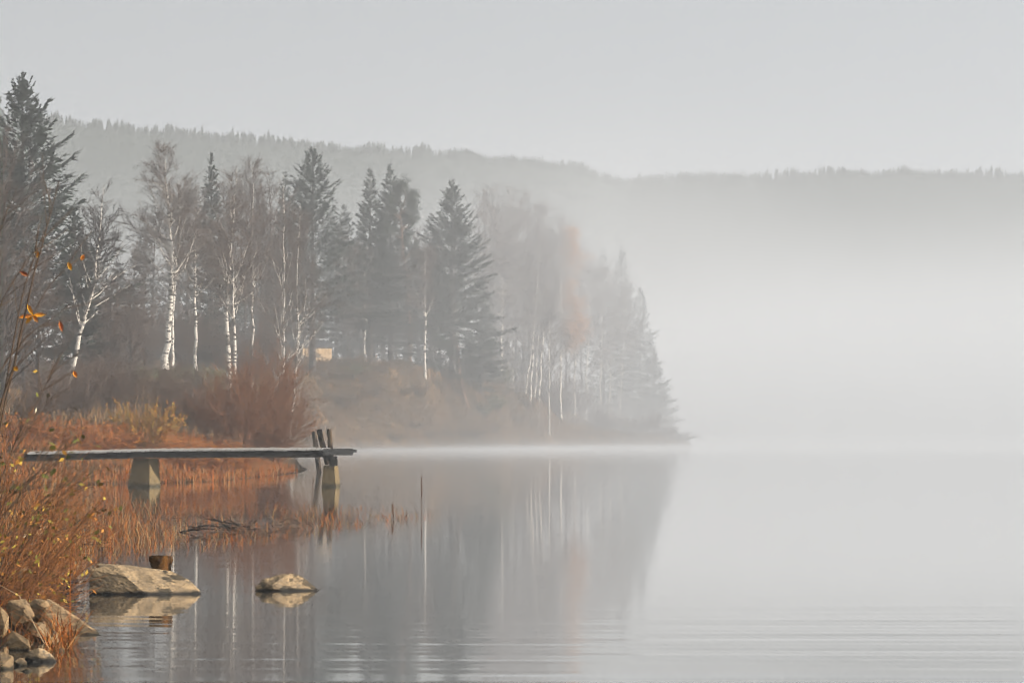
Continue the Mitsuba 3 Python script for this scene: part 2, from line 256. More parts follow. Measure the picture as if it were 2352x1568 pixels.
def spruce_mesh(h, R, rng, base=.10, whorls=27, per=7, tri=66, up=.25, droop=.0):
    n = whorls * per; t = np.repeat((np.arange(whorls) + .5) / whorls, per) + rng.uniform(-.03, .03, n); t = np.clip(t, 0, .99)
    z = h * (base + (1 - base) * t); ln = (R * (1 - t) ** .78 * rng.uniform(.55, 1.15, n) * np.minimum(1, .6 + t * 3) + .10)
    az = rng.uniform(0, 2 * np.pi, n); el = np.radians(-16 + 50 * t + 20 * up + rng.normal(0, 8, n))
    N = 5; C = np.empty((n, N, 3)); C[:, 0] = np.stack([0 * z, 0 * z, z], 1)
    for k in range(1, N):
        e = el + (k - 1) * (.03 + up * .06) - droop * (k == 1)
        C[:, k] = C[:, k - 1] + np.stack([np.cos(az) * np.cos(e), np.sin(az) * np.cos(e), np.sin(e)], 1) * (ln / (N - 1))[:, None]
    ms = [tubes(C, (.012 + .02 * ln / R)[:, None] * np.linspace(1, .3, N), 3)]
    m = n * tri; idx = rng.choice(n, m, p=(ln + .25) / (ln + .25).sum()); u = rng.uniform(.10, 1, m) ** .8
    s, tan = on(C, idx, u); side = np.stack([-np.sin(az[idx]), np.cos(az[idx]), 0 * u], 1) * rng.choice([-1, 1], m)[:, None]
    a = unit(tan * rng.uniform(.5, 1.2, m)[:, None] + side * rng.uniform(.1, 1.0, m)[:, None] + np.array([0, 0, -.6]) * rng.uniform(-.15, 1.1, m)[:, None])
    ll = np.minimum(.10 + .30 * ln[idx] * (1 - .7 * u), .7) * rng.uniform(.4, 1.15, m)
    b = unit(np.cross(a, rng.normal(0, 1, (m, 3)))) * (.018 + .045 * rng.uniform(0, 1, m))[:, None]
    ms.append(leaves(s, a * ll[:, None], b))
    c = int(26 * h * R); tc = rng.beta(1.2, 1.8, c); rc = R * .72 * (1 - tc) ** .85 * np.sqrt(rng.uniform(0, 1, c)); ac = rng.uniform(0, 2 * np.pi, c)
    pc = np.stack([rc * np.cos(ac), rc * np.sin(ac), h * (base + .02 + (.97 - base) * tc) + rc * math.tan(math.radians(8 + 14 * up))], 1); dc = unit(np.stack([np.cos(ac), np.sin(ac), rng.uniform(-.9, .5, c)], 1) + rng.normal(0, .35, (c, 3)))
    ms.append(leaves(pc, dc * rng.uniform(.25, .6, (c, 1)), unit(np.cross(dc, rng.normal(0, 1, (c, 3)))) * rng.uniform(.03, .08, (c, 1))))
    P = np.stack([np.zeros(10), np.zeros(10), np.linspace(0, h, 10)], 1)[None]
    ms.append(spikes(np.array([[0, 0, h * .96]]), np.array([[0, 0, h * 1.02]]), .05))
    return tubes(P, (.013 * h * np.linspace(1, .04, 10) * (1 + .4 * np.exp(-np.linspace(0, 20, 10))))[None], 8), join(ms)
def pine_mesh(h, R, rng, base=.45, n1=30, tri=210):
    P = np.stack([np.cumsum(rng.normal(0, .012 * h, 10)), np.cumsum(rng.normal(0, .01 * h, 10)), np.linspace(0, h * .97, 10)], 1)[None]; P[0, 0] = 0
    L1, t, _ = grow(P, n1, rng, base, 1, lambda t: R * (1.15 - t) ** .5, (55, 85), [0, 0, .7], 5, .12)
    L2, _, _ = grow(L1, 150, rng, .35, 1, R * .3, (25, 60), [0, 0, .5], 3, .12)
    c = np.concatenate([L1[:, -1], L2[:, -1], L2[:, 1]]); m = len(c) * (tri // 6); idx = np.repeat(np.arange(len(c)), tri // 6)
    d = unit(rng.normal(0, 1, (m, 3)) + [0, 0, .5]); s = c[idx] + d * .15 * rng.uniform(0, 1, (m, 1)) + rng.normal(0, .13, (m, 3))
    lv = leaves(s, d * rng.uniform(.15, .38, (m, 1)), unit(np.cross(d, rng.normal(0, 1, (m, 3)))) * .03)
    tr = join([tubes(P, (.014 * h * np.linspace(1, .2, 10))[None], 8), tubes(L1, np.linspace(.075, .02, 5)[None], 5)])
    return tr, join([tubes(L2, np.linspace(.02, .008, 3)[None], 3), lv])
def trunk_line(pts, d):
    """Bends of a trunk given as (px, py) at distance d, foot first, returned as offsets from the foot."""
    q = np.array([at(px, py, d) for px, py in pts]); return q - q[0]
def put(k, pm, d, px, mats, zoff=-.15):
    x = X(px, d); tw = T().translate([float(x), float(d), gz(x, d) + zoff])
    for (nm, m, mt, sm) in pm: part(k, nm, m, mt, sm, to_world=tw, kind='stuff' if nm == 'crown' else None)
    return x
PROTO = {}
def put_birch(px, d, top, label, lean=0, r=.14, group=None, seed=0, bends=None, cat='birch tree', twig='m_twig', bark='m_birch', name='birch_tree', golden=None, proto=None, **kw):
    rng = np.random.default_rng(seed + int(px) * 7 + 1000); x = X(px, d); z0 = gz(x, d); h = Zp(top, d) - z0 + .15
    if proto is not None:                               # a copy of one of a few bare trees, turned and scaled
        if ('tree', proto) not in PROTO:
            rp = np.random.default_rng(500 + proto); l = rp.uniform(-.8, .8); a, b, _ = birch_mesh([[0, 0, 0], [l * .3, 0, 5.2], [l, .2, 10.8], [l, 0, 15]], r, rp, **kw); PROTO['tree', proto] = mikit.ply(a, bark, smooth=True), mikit.ply(b, twig)
        k = thing(name, label, cat, group); tw = T().translate([float(x), float(d), z0 - .15]).rotate([0, 0, 1], float(rng.uniform(0, 360))).scale(float(h / 15))
        part(k, 'trunk', PROTO['tree', proto][0], None, to_world=tw); part(k, 'crown', PROTO['tree', proto][1], None, to_world=tw, kind='stuff'); return k
    if bends: tr = trunk_line(bends, d); tr = tr * [1, 1, h / tr[-1, 2]]
    else: tr = np.array([[0, 0, 0], [lean * .3, 0, h * .35], [lean * .75, .2, h * .72], [lean, 0, h]])
    a, b, L2 = birch_mesh(tr, r, rng, **kw)
    k = thing(name, label, cat, group); put(k, [('trunk', a, bark, True), ('crown', b, twig, False)], d, px, None)
    if golden is not None:
        n, sel = golden; t = rng.uniform(.2, 1, n); idx = rng.integers(0, len(L2), n); c, _ = on(L2, idx, t); keep = sel(c, h); c = c[keep]; m = len(c)
        d_ = unit(rng.normal(0, 1, (m, 3)) + [0, 0, -1]); v, f = leaves(c + rng.normal(0, .28, (m, 3)), d_ * .12, unit(np.cross(d_, rng.normal(0, 1, (m, 3)))) * .045)
        col = np.repeat(np.array([.44, .21, .07]) * rng.uniform(.6, 1.3, (m, 1)), 4, 0)
        part(k, 'leaf_cover', (v, f), 'm_vc', color=col, to_world=T().translate([float(x), float(d), z0 - .15]), kind='stuff')
    return k
def put_spruce(px, d, top, R, label, group=None, seed=0, proto=None, **kw):
    rng = np.random.default_rng(seed + int(px) * 3 + 1000); x = X(px, d); h = Zp(top, d) - gz(x, d) + .15
    if proto is not None:
        if ('spruce', proto) not in PROTO: a, b = spruce_mesh(18.0, 3.8, np.random.default_rng(700 + proto), **kw); PROTO['spruce', proto] = mikit.ply(a, 'm_bark', smooth=True), mikit.ply(b, 'm_spruce')
        k = thing('spruce_tree', label, 'spruce tree', group); tw = T().translate([float(x), float(d), gz(x, d) - .15]).rotate([0, 0, 1], float(rng.uniform(0, 360))).scale([R * 1.42 / 3.8, R * 1.42 / 3.8, h / 18])
        part(k, 'trunk', PROTO['spruce', proto][0], None, to_world=tw); part(k, 'crown', PROTO['spruce', proto][1], None, to_world=tw, kind='stuff'); return k
    a, b = spruce_mesh(h, R * 1.42, rng, **kw); k = thing('spruce_tree', label, 'spruce tree', group)
    put(k, [('trunk', a, 'm_bark', True), ('crown', b, 'm_spruce', False)], d, px, None); return k

# conifers, left to right
put_spruce(52, 430, 172, 5.6, 'tall broad dark spruce at the left edge of the picture, highest of all the trees', up=.85, base=.06, whorls=32, tri=84)
put_spruce(-45, 470, 95, 3.6, 'dark spruce cut off by the left edge behind the tallest spruce', up=.5)
put_spruce(172, 405, 478, 1.5, 'small dark spruce beside the leaning birch, at the foot of the tallest spruce', up=.6, whorls=20)
put_spruce(485, 610, 352, 2.1, 'narrow dark spruce rising between the big white birch and the birch pair', up=.6, base=.06)
put_spruce(655, 720, 395, 2.2, 'slender spruce just left of the broad ragged spruce, half hidden by birches', up=.3)
put_spruce(718, foot(718, 850, 665), 340, 5.0, 'broad ragged spruce standing in front of the tan shed', base=.2, up=.7)
put_spruce(600, 760, 430, 2.6, 'spruce mostly hidden behind the birches left of the broad ragged spruce', up=.3)
put_spruce(850, 690, 388, 2.5, 'left one of the two pointed spruces in the middle of the wood', base=.17, up=.2, droop=.1)
put_spruce(897, 705, 376, 3.0, 'right one of the two pointed spruces in the middle of the wood', base=.17, up=.3)
put_spruce(790, 740, 470, 3.0, 'lower spruce filling the gap between the broad spruce and the two pointed ones', base=.12)
put_spruce(1038, foot(1038, 890, 690), 414, 5.0, 'large dense spruce at the right end of the dark conifers, on the bluff edge', base=.07, whorls=32, tri=84, up=.45)
put_spruce(1105, foot(1105, 905, 715), 640, 1.9, 'short spruce tucked against the right side of the large dense spruce', base=.03, up=.3, whorls=20)
for px, d, top, R, w in ((1385, 870, 575, 3.4, 'leftmost'), (1428, 890, 565, 3.6, 'second from the left'), (1470, 885, 660, 3.4, 'second from the right'), (1500, 878, 800, 2.6, 'rightmost and lowest')):
    put_spruce(px, d, top, R, f'pale spruce almost lost in fog on the point, {w} of four', group='foggy spruces on the point', base=.05, up=.5, whorls=24, tri=44)
def put_pine(px, d, top, R, label, seed=3, **kw):
    rng = np.random.default_rng(seed); x = X(px, d); h = Zp(top, d) - gz(x, d) + .15; a, b = pine_mesh(h, R, rng, **kw)
    k = thing('pine_tree', label, 'pine tree'); put(k, [('trunk', a, 'm_pinebark', True), ('crown', b, 'm_pine', False)], d, px, None)
put_pine(942, foot(942, 862, 676), 430, 3.0, 'pine with bare orange limbs on the bluff between spruces', base=.40)
put_pine(1075, 700, 520, 2.6, 'pine crown leaning out behind the large dense spruce', seed=8, base=.35)

# birches with a look of their own
put_birch(378, 515, 330, 'largest birch with a thick white trunk on the green slope', r=.25, bends=[(376, 860), (388, 735), (392, 600), (384, 470), (376, 330)], n1=60, n2=700, n3=9000, spread=.34, low=.30)
put_birch(393, 522, 420, 'thin white birch close behind the right side of the largest birch', r=.13, bends=[(392, 857), (396, 720), (408, 560), (412, 420)], n3=3500, low=.45)
put_birch(448, 545, 470, 'slim birch alone between the largest birch and the birch pair', r=.15, n3=3500, low=.4)
put_birch(526, 488, 380, 'left and stouter birch of the slender white pair above the big willow', r=.19, bends=[(528, 880), (523, 720), (530, 560), (545, 380)], n3=5200, low=.36)
put_birch(542, 455, 440, 'right and thinner birch of the slender white pair above the big willow', r=.14, bends=[(543, 905), (539, 760), (536, 600), (532, 440)], n3=3500, low=.4)
put_birch(580, 560, 372, 'thin birch just right of the white pair, crown above the willow', r=.12, n3=5200, low=.4, spread=.26)
put_birch(636, 530, 400, 'forked birch with several white stems behind the top of the willow', r=.17, bends=[(632, 870), (645, 770), (650, 600), (648, 400)], n1=40, low=.2, spread=.3, n3=5200)
put_birch(662, 540, 470, 'leaning white stem beside the forked birch', r=.12, bends=[(640, 860), (660, 740), (662, 600), (668, 470)], n3=3500, low=.3)
put_birch(150, 352, 425, 'leaning birch with dark bare branches, left of the largest birch', r=.13, bends=[(148, 880), (178, 745), (213, 640), (222, 560), (237, 425)], n1=52, n2=420, n3=3800, spread=.36, low=.28, twig='m_twigdark', droop=-.1)
put_birch(838, 695, 560, 'short bit of white birch trunk left of the middle spruce trunk', r=.12, n3=2500, low=.5)
put_birch(976, foot(976, 866, 690), 560, 'thin straight birch right of the orange limbed pine', r=.12, n3=3000, low=.4)
put_birch(1046, foot(1046, 892, 700), 600, 'white birch trunk at the foot of the large dense spruce', r=.16, n3=2500, low=.45)
for px, d, top, w in ((1150, foot(1150, 882, 742), 520, 'left'), (1166, foot(1166, 886, 746), 430, 'middle'), (1178, foot(1178, 890, 748), 470, 'right')):
    put_birch(px, d, top, f'upright white birch just right of the large spruce, {w} one of three', group='three upright birches', r=.14, n3=4200, low=.35, lean=.2, spread=.28)
for px, d, top, ln, w in ((1204, foot(1204, 940, 750), 640, 1.6, 'most tilted one'), (1216, foot(1216, 930, 754), 520, 1.2, 'second from the left'), (1226, foot(1226, 938, 756), 470, 1.3, 'tallest, in the middle'), (1236, foot(1236, 940, 758), 560, 1.2, 'rightmost')):
    put_birch(px, d, top, f'white birch leaning right in the tight clump on the bluff end, {w}', group='leaning birch clump', r=.12, lean=ln, n3=4200, low=.4, spread=.26)
put_birch(1262, foot(1262, 998, 760), 660, 'thin single birch standing lowest, right at the shore of the point', r=.09, n3=2500, low=.45, spread=.2)
put_birch(1288, 768, 505, 'birch still holding golden leaves on its right side', r=.13, n3=5200, low=.3, spread=.32, golden=(64000, lambda c, h: (c[:, 0] > -.2 + 1.5 * meshkit.noise(c * 1.7, 3)) & (c[:, 2] < h * .95) & (c[:, 2] > h * .36)))
for px, d, top, w in ((1318, 820, 560, 'first'), (1345, 845, 590, 'second'), (1378, 855, 600, 'third'), (1398, 862, 620, 'fourth'), (1424, 860, 650, 'fifth')):
    put_birch(px, d, top, f'faint birch stem in the fog between golden birch and foggy spruces, {w} from the left', group='foggy birches', r=.10, lean=.5, n3=3000, low=.35, spread=.26)
# bare trees without white bark
for px, d, top, r, lab in ((8, 345, 300, .16, 'brown bare tree filling the left edge in front of the tall spruce'), (-30, 330, 420, .14, 'brown bare tree cut by the left edge, lower than its neighbour'), (88, 362, 560, .11, 'grey bare tree between the left edge and the leaning birch'),
                           (255, 395, 640, .09, 'dark bare tree with spreading twigs right of the leaning birch'), (300, 420, 660, .08, 'low bare tree nearest the left side of the largest birch'), (205, 470, 560, .11, 'bare grey tree behind the leaning birch crown'), (55, 400, 640, .1, 'short bare tree below the tallest spruce')):
    put_birch(px, d, top, lab, r=r, bark='m_bark', name='bare_tree', cat='bare tree', n1=60, n2=600, n3=6000, low=.08, spread=.36, twig='m_twig', droop=.0)
for px, d, top in ((430, 640, 420), (560, 650, 395), (770, 700, 520), (1000, 740, 540), (610, 600, 400), (1130, 760, 440), (1240, 800, 500), (1200, 790, 450), (1100, 770, 430)):
    put_birch(px, d, top, 'grey bare tree in the depth of the hazy wood, trunk hidden', name='bare_tree', cat='bare tree', group='bare trees inside the wood', bark='m_bark', r=.12, n1=50, n2=420, n3=4200, low=.2, spread=.3, proto=5 + int(px) // 10 % 4)

for px, d, top, R in ((330, 700, 520, 2.6), (410, 720, 500, 2.4), (520, 740, 470, 2.6), (560, 730, 520, 2.2), (640, 760, 500, 2.6), (700, 780, 470, 2.6), (760, 760, 540, 2.6), (830, 770, 520, 2.8), (880, 760, 480, 2.6), (930, 770, 500, 2.6), (990, 770, 490, 2.8), (270, 680, 600, 2.4)):
    put_spruce(px, d, top, R, 'dim grey spruce at the back of the wood, covered by nearer trees', group='dim spruces at the back of the wood', whorls=22, tri=44, up=.4, base=.12, proto=int(px) % 4)
for px, d, top in ((310, 560, 560), (350, 600, 500), (480, 590, 480), (600, 640, 450), (800, 680, 540), (860, 730, 560), (910, 720, 520), (960, 730, 520), (1010, 730, 530), (240, 520, 650), (1140, 790, 470), (1165, 800, 500), (1185, 785, 480), (1215, 800, 510), (1245, 790, 540), (1265, 810, 560), (1300, 820, 580), (1335, 850, 610)):
    put_birch(px, d, top, 'grey bare tree in the depth of the hazy wood, trunk hidden', name='bare_tree', cat='bare tree', group='bare trees inside the wood', bark='m_bark', r=.11, n1=46, n2=420, n3=4600, low=.12, spread=.3, seed=5, proto=int(px) % 5)
# ------------------------------------------------------------------ bushes
UNDER = [(px, d) for d, pxs in ((565, (210, 250, 300, 345, 415, 470, 505, 560)), (640, (430, 500, 590, 630)), (735, (600, 1010, 1060, 1100)), (775, (1090, 1120, 1150, 1175, 1195, 1225, 1245, 1270)), (805, (1110, 1160, 1200, 1240, 1290)), (840, (1290, 1330, 1365)), (880, (1330, 1400, 1440, 1480))) for px in pxs]
def bush_mesh(h, R, rng, stems=40, n2=400, n3=2500, tw=.006, fan=(0, 0), r=.014):
    a = rng.uniform(0, 2 * np.pi, stems); rad = R * .28 * np.sqrt(rng.uniform(0, 1, stems)); f = np.stack([rad * np.cos(a), rad * np.sin(a), -.1 + 0 * a], 1)
    o = R * np.sqrt(rng.uniform(0, 1, stems)); hh = h * rng.uniform(.6, 1, stems) * (1 - .35 * (o / R) ** 2)
    e = np.stack([o * np.cos(a) + fan[0] * hh, o * np.sin(a) + fan[1] * hh, hh], 1)
    u = np.linspace(0, 1, 5)[None, :, None]; P = f[:, None] + (e - f)[:, None] * np.concatenate([u ** 1.5, u ** 1.5, u ** .85], -1); P[:, 1:4] += rng.normal(0, .02 * h, (stems, 3, 3))
    L2, _, _ = grow(P, n2, rng, .15, .97, h * .26, (18, 45), [0, 0, .25], 4, .1)
    L3, _, _ = grow(L2, n3, rng, .1, 1, h * .10, (18, 50), [0, 0, .15], 2, .1)
    return tubes(P, r * np.linspace(1, .3, 5)[None], 4), join([tubes(L2, np.linspace(.55 * r, .2 * r, 4)[None], 3), spikes(L3[:, 0], L3[:, 1], tw)]), L2
def leaf_bits(L2, n, rng, size, cols, up=.0):
    c, _ = on(L2, rng.integers(0, len(L2), n), rng.uniform(.2, 1, n)); d = unit(rng.normal(0, 1, (n, 3)) + [0, 0, up])
    m = leaves(c, d * (size * rng.uniform(.6, 1.3, n))[:, None], unit(np.cross(d, rng.normal(0, 1, (n, 3)))) * (size * .24))
    cols = np.asarray(cols); return m, np.repeat(cols[rng.integers(0, len(cols), n)] * rng.uniform(.65, 1.25, (n, 1)), 4, 0)
def put_bush(px, d, h, R, label, group=None, name='bare_bush', cat='bush', twig='m_twigred', leaf=None, seed=0, zoff=0, proto=None, **kw):
    rng = np.random.default_rng(int(px) * 11 + int(d) + seed + 3000); x = X(px, d)
    k = thing(name, label, cat, group); tw = T().translate([float(x), float(d), max(gz(x, d), 0) + zoff])
    if proto is not None:
        if (name, twig, proto) not in PROTO:
            rp = np.random.default_rng(900 + proto); a, b, L2 = bush_mesh(h, R, rp, **kw); PROTO[name, twig, proto] = h, R, mikit.ply(a, twig), mikit.ply(b, twig), None
            if leaf: m, c = leaf_bits(L2, leaf[0], rp, leaf[1], leaf[2]); PROTO[name, twig, proto] = PROTO[name, twig, proto][:4] + (mikit.ply(m, 'm_vc', color=c),)
        h0, R0, a, b, l = PROTO[name, twig, proto]; tw = tw.rotate([0, 0, 1], float(rng.uniform(0, 360))).scale([R / R0, R / R0, h / h0])
        part(k, 'stems', a, None, to_world=tw); part(k, 'twigs', b, None, to_world=tw, kind='stuff')
        if l: part(k, 'leaf_cover', l, None, to_world=tw, kind='stuff')
        return
    a, b, L2 = bush_mesh(h, R, rng, **kw); part(k, 'stems', a, twig, to_world=tw); part(k, 'twigs', b, twig, to_world=tw, kind='stuff')
    if leaf: m, c = leaf_bits(L2, leaf[0], rng, leaf[1], leaf[2]); part(k, 'leaf_cover', m, 'm_vc', color=c, to_world=tw, kind='stuff')
REED = [(.40, .115, .022), (.33, .09, .02), (.42, .155, .04), (.26, .075, .022), (.44, .27, .11), (.20, .085, .035), (.15, .09, .055), (.34, .25, .15)]
BLF = [(.045, .042, .024), (.07, .05, .03), (.22, .11, .045), (.08, .058, .036), (.12, .075, .04), (.24, .13, .06), (.05, .052, .03), (.04, .044, .026), (.40, .24, .105)]
TAN = [(.36, .21, .10), (.28, .16, .08), (.40, .24, .11), (.16, .12, .07), (.20, .15, .08), (.30, .14, .06)]
ORA = [(.42, .145, .035), (.36, .11, .03), (.26, .09, .035), (.45, .20, .05)]; YEL = [(.50, .30, .06), (.42, .22, .05), (.30, .24, .06), (.48, .18, .05)]; GRN = [(.10, .12, .05), (.14, .13, .06), (.08, .10, .05)]
RUS = [(.28, .12, .05), (.34, .16, .06), (.22, .10, .05)]
for px, d, h, R, fan, w in ((500, 258, 2.5, 1.2, (0, 0), 'leftmost'), (548, 254, 3.4, 1.2, (.0, 0), 'second from the left'), (590, 262, 4.3, 1.2, (.05, 0), 'tallest and middle'), (615, 256, 3.7, 1.2, (.15, 0), 'second from the right'), (632, 252, 2.3, 1.0, (.35, 0), 'rightmost, fanning over the water')):
    put_bush(px, d, h, R, f'rust brown willow bush behind the jetty, {w} of the clump', group='big willow clump', name='willow_bush', stems=40, n2=380, n3=2600, leaf=(900, .06, RUS), fan=fan)
rb = np.random.default_rng(77); nb = 0
for d, pxs in ((300, (140, 200, 262, 320, 385, 440, 470)), (345, (90, 160, 225, 290, 405, 500)), (390, (40, 130, 190, 250, 430, 560)), (275, (60, 110, 180, 240, 420, 455)), (430, (20, 95, 150, 600, 640))):
    for px in pxs:
        px = int(px + rb.uniform(-14, 14)); dd = d + rb.uniform(-14, 14); nb += 1
        put_bush(px, dd, rb.uniform(1.6, 2.6), rb.uniform(1.0, 1.6), 'grey brown leafless bush in the thicket on the left slope', group='leafless bushes of the left thicket', twig='m_twig', stems=30, n2=240, n3=1800, proto=nb % 6)
for px, d, h in ((140, 206, .9), (190, 212, 1.0), (235, 208, .8), (275, 214, .95), (395, 216, 1.0), (430, 210, .9), (470, 216, .9), (505, 214, 1.1), (545, 222, 1.0), (90, 208, 1.0), (40, 204, 1.0)):
    put_bush(px, d, h, .8, 'low orange leaved bush on the bank right behind the jetty', group='low orange bushes behind the jetty', name='orange_bush', stems=30, n2=150, n3=500, leaf=(2600, .055, ORA), r=.008, proto=int(px) % 4)
put_bush(338, 224, 1.8, 1.35, 'yellow leaved bush above the jetty, tallest of the low bushes', name='yellow_bush', stems=40, n2=240, n3=700, leaf=(7000, .06, YEL), r=.009)
for px, d, h, lab in ((800, 660, 1.3, 'dark green bush at the top of the bluff right of the shed'), (830, 664, 1.0, 'second dark green bush at the bluff top, right of the first'), (1160, 735, 2.0, 'dark green bush at the foot of the three upright birches'), (1112, 706, 1.6, 'grey green bush on the right flank of the bluff, upper one'), (1142, 716, 1.8, 'grey green bush on the right flank of the bluff, lower one')):
    put_bush(px, d, h, 1.3, lab, name='green_bush', twig='m_twig', stems=30, n2=200, n3=800, leaf=(3200, .10, GRN))
rb2 = np.random.default_rng(88)
for px, d in UNDER:
    put_bush(px + rb2.uniform(-8, 8), d + rb2.uniform(-8, 8), rb2.uniform(3.2, 5.2), rb2.uniform(1.6, 2.4), 'tall dim undergrowth bush between the trunks of the wood', group='undergrowth of the wood', twig='m_twig', stems=34, n2=260, n3=2600, tw=.014, r=.022, proto=10 + int(px) % 4)
for i, (px, d) in enumerate(((790, 632), (815, 640), (868, 648), (905, 640), (950, 660), (985, 664), (1030, 676), (1065, 684), (840, 660), (1090, 690), (1135, 706), (1185, 722), (880, 668), (1010, 690), (1210, 735), (790, 655), (860, 655), (925, 668), (960, 676), (1050, 698), (1100, 706), (1160, 726), (830, 668))):
    put_bush(px, d, rb2.uniform(.7, 1.8), rb2.uniform(.9, 1.8), 'low scrub bush on the face of the bluff', group='scrub on the bluff face', name='scrub_bush', twig='m_twig', stems=26, n2=150, n3=900, tw=.012, leaf=(900, .09, (GRN + RUS + BLF[:2])), proto=i % 4)
for px, d in ((1265, 778), (1295, 790), (1325, 795), (1350, 805), (1380, 808), (1405, 818), (1440, 812), (1470, 816), (1500, 824), (1535, 822), (1240, 772), (1565, 818), (1585, 1140), (1620, 1160), (1650, 1175), (1665, 1168)):
    put_bush(px, d, rb.uniform(1.2, 2.6) if px < 1545 else 1.2, 1.5 if px < 1560 else 2.2, 'grey bare bush on the low foggy end of the point', group='bare bushes on the foggy point', twig='m_twig', stems=30, n2=240, n3=2200, tw=.012, proto=20 + px % 4)

# ------------------------------------------------------------------ grass
def scatter(n, poly, rng):
    """Random feet inside a polygon of (px, waterline y) corners."""
    P = Polygon([W(*q) for q in poly]); shapely.prepare(P); x0, y0, x1, y1 = P.bounds; out = np.empty((0, 2))
    while len(out) < n:
        q = rng.uniform((x0, y0), (x1, y1), (4 * n, 2)); out = np.vstack([out, q[shapely.contains(P, shapely.points(q))]])
    return out[:n]
def grass(name, label, q, h, w, cols, rng, bend=.25, floor=0.0, m='m_vc', patch=False):
    n = len(q); z = np.maximum(height(q[:, 0], q[:, 1]), floor) - .02; h = h * rng.uniform(.45, 1.25, n)
    v, f = blades(np.stack([q[:, 0], q[:, 1], z], 1), h, w * rng.uniform(.6, 1.3, n), rng.normal(0, bend, (n, 2)) * h[:, None], rng)
    cols = np.asarray(cols); i = rng.integers(0, len(cols), n)
    if patch: i = np.clip((meshkit.fbm(np.stack([q[:, 0] / 2.5, q[:, 1] / 12, 0 * z], -1), 3, 4) * 2.5 - .75 + rng.normal(0, .14, n)) * len(cols), 0, len(cols) - 1).astype(int)
    c = np.repeat(cols[i] * rng.uniform(.55, 1.25, (n, 1)), 5, 0)
    one(name, label, 'grass', (v, f), m, kind='stuff', color=c)
def reeds():
    rng = np.random.default_rng(31)
    q = scatter(26000, [(-40, 1150), (200, 1133), (430, 1160), (700, 1160), (860, 1168), (1010, 1186), (860, 1208), (700, 1232), (500, 1262), (300, 1272), (150, 1285), (-40, 1300)], rng)
    px = CX + q[:, 0] / q[:, 1] * F; yw = HY + F * H / q[:, 1]
    c = meshkit.fbm(np.stack([q[:, 0] * 1.3, q[:, 1] * .35, 0 * px], -1), 3, 6)
    keep = rng.uniform(0, 1, len(q)) < np.interp(px, [0, 200, 380, 600, 850, 1000], [1, .95, .75, .62, .62, .30]) * ss(.30, .58, c + .15 * (px < 350)) * np.interp(yw, [1130, 1165, 1200, 1300], [.08, .35, 1, 1])
    q, px = q[keep], px[keep]
    h = np.interp(px, [0, 330, 420, 1000], [.26, .15, .085, .12]) * (.5 + meshkit.noise(np.stack([q[:, 0] * 2.5, q[:, 1] * .6, 0 * px], -1), 8)) * rng.gamma(4, .25, len(q)).clip(.3, 2.2)
    grass('reed_bed', 'rust orange reeds standing in the shallow water left of the open lake', q, h, .0065, REED + [(.12, .08, .055), (.10, .07, .05)], rng, .6)
reeds()
rng = np.random.default_rng(32)
grass('bank_grass', 'rust orange grass on the low bank under and behind the jetty', scatter(20000, [(0, 1124), (150, 1117), (300, 1112), (500, 1108), (560, 1101), (640, 1092.5), (685, 1085), (640, 1080), (400, 1082), (100, 1085), (0, 1085)], rng), .30, .016, REED[:4] + TAN[:2], rng)
grass('upper_bank_grass', 'brown grass on the slope among the leafless bushes', scatter(14000, [(0, 1085), (640, 1080), (670, 1060), (660, 1046), (-50, 1046), (-50, 1085)], rng), .45, .025, TAN, rng)
grass('slope_grass', 'short green grass on the slope around the largest birch', scatter(12000, [(-50, 1046), (640, 1046), (660, 1037), (-50, 1037)], rng), .22, .03, [(.10, .12, .05), (.13, .13, .06), (.20, .16, .08)], rng)
grass('bluff_grass', 'tan and brown grass covering the bluff under the far trees', scatter(34000, [(700, 1037), (760, 1034.3), (820, 1032.9), (1000, 1030.4), (1200, 1027.9), (1400, 1025.9), (1590, 1023.9), (1560, 1022.8), (1350, 1023.5), (1150, 1025), (900, 1027), (700, 1030)], rng), .34, .04, BLF, rng, patch=True)

# ------------------------------------------------------------------ rocks and stones
def rock_mesh(pts, rng, sub=.03, amp=.012, fr=9, soft=4):
    m = trimesh.convex.convex_hull(np.asarray(pts, float))
    v, f = trimesh.remesh.subdivide_to_size(m.vertices, m.faces, sub, max_iter=12); m = trimesh.Trimesh(v, f); m.merge_vertices()
    trimesh.smoothing.filter_taubin(m, iterations=soft)
    s = int(rng.integers(1, 99)); m.vertices += m.vertex_normals * ((meshkit.fbm(m.vertices * fr, 4, s) - .5) * 2 * amp)[:, None]; return m
def put_rock(name, label, px, yw, pts, seed, group=None, **kw):
    d = D(yw); m = rock_mesh(pts, np.random.default_rng(seed), **kw); m.apply_translation([X(px, d), d, 0]); return one(name, label, 'rock', m, 'm_rock', smooth=30, group=group)
put_rock('boulder', 'long pale boulder lying in the water in front of the stump', 205, 1365,
    [(0, .02, -.15), (.0, .06, .20), (.05, .28, .255), (.03, .5, .1), (.22, .05, .235), (.30, -.03, .15), (.56, -.14, -.06), (.18, -.05, -.15), (.93, .12, -.05), (.90, .2, .03), (.82, .22, .11), (.66, .28, .19), (.42, .26, .22), (.85, .5, -.05), (.3, .7, -.1)], 1, amp=.010)
put_rock('boulder', 'small pale rock alone in open water right of the long boulder', 585, 1357,
    [(0, .0, -.1), (.0, .05, .04), (.07, .08, .10), (.15, -.08, .05), (.14, -.1, -.1), (.22, .1, .145), (.30, .08, .15), (.38, .12, .13), (.46, .08, .05), (.575, .1, -.02), (.36, -.08, -.08), (.45, .3, -.1), (.1, .35, -.1), (.25, .3, .08)], 2, amp=.018, fr=12)
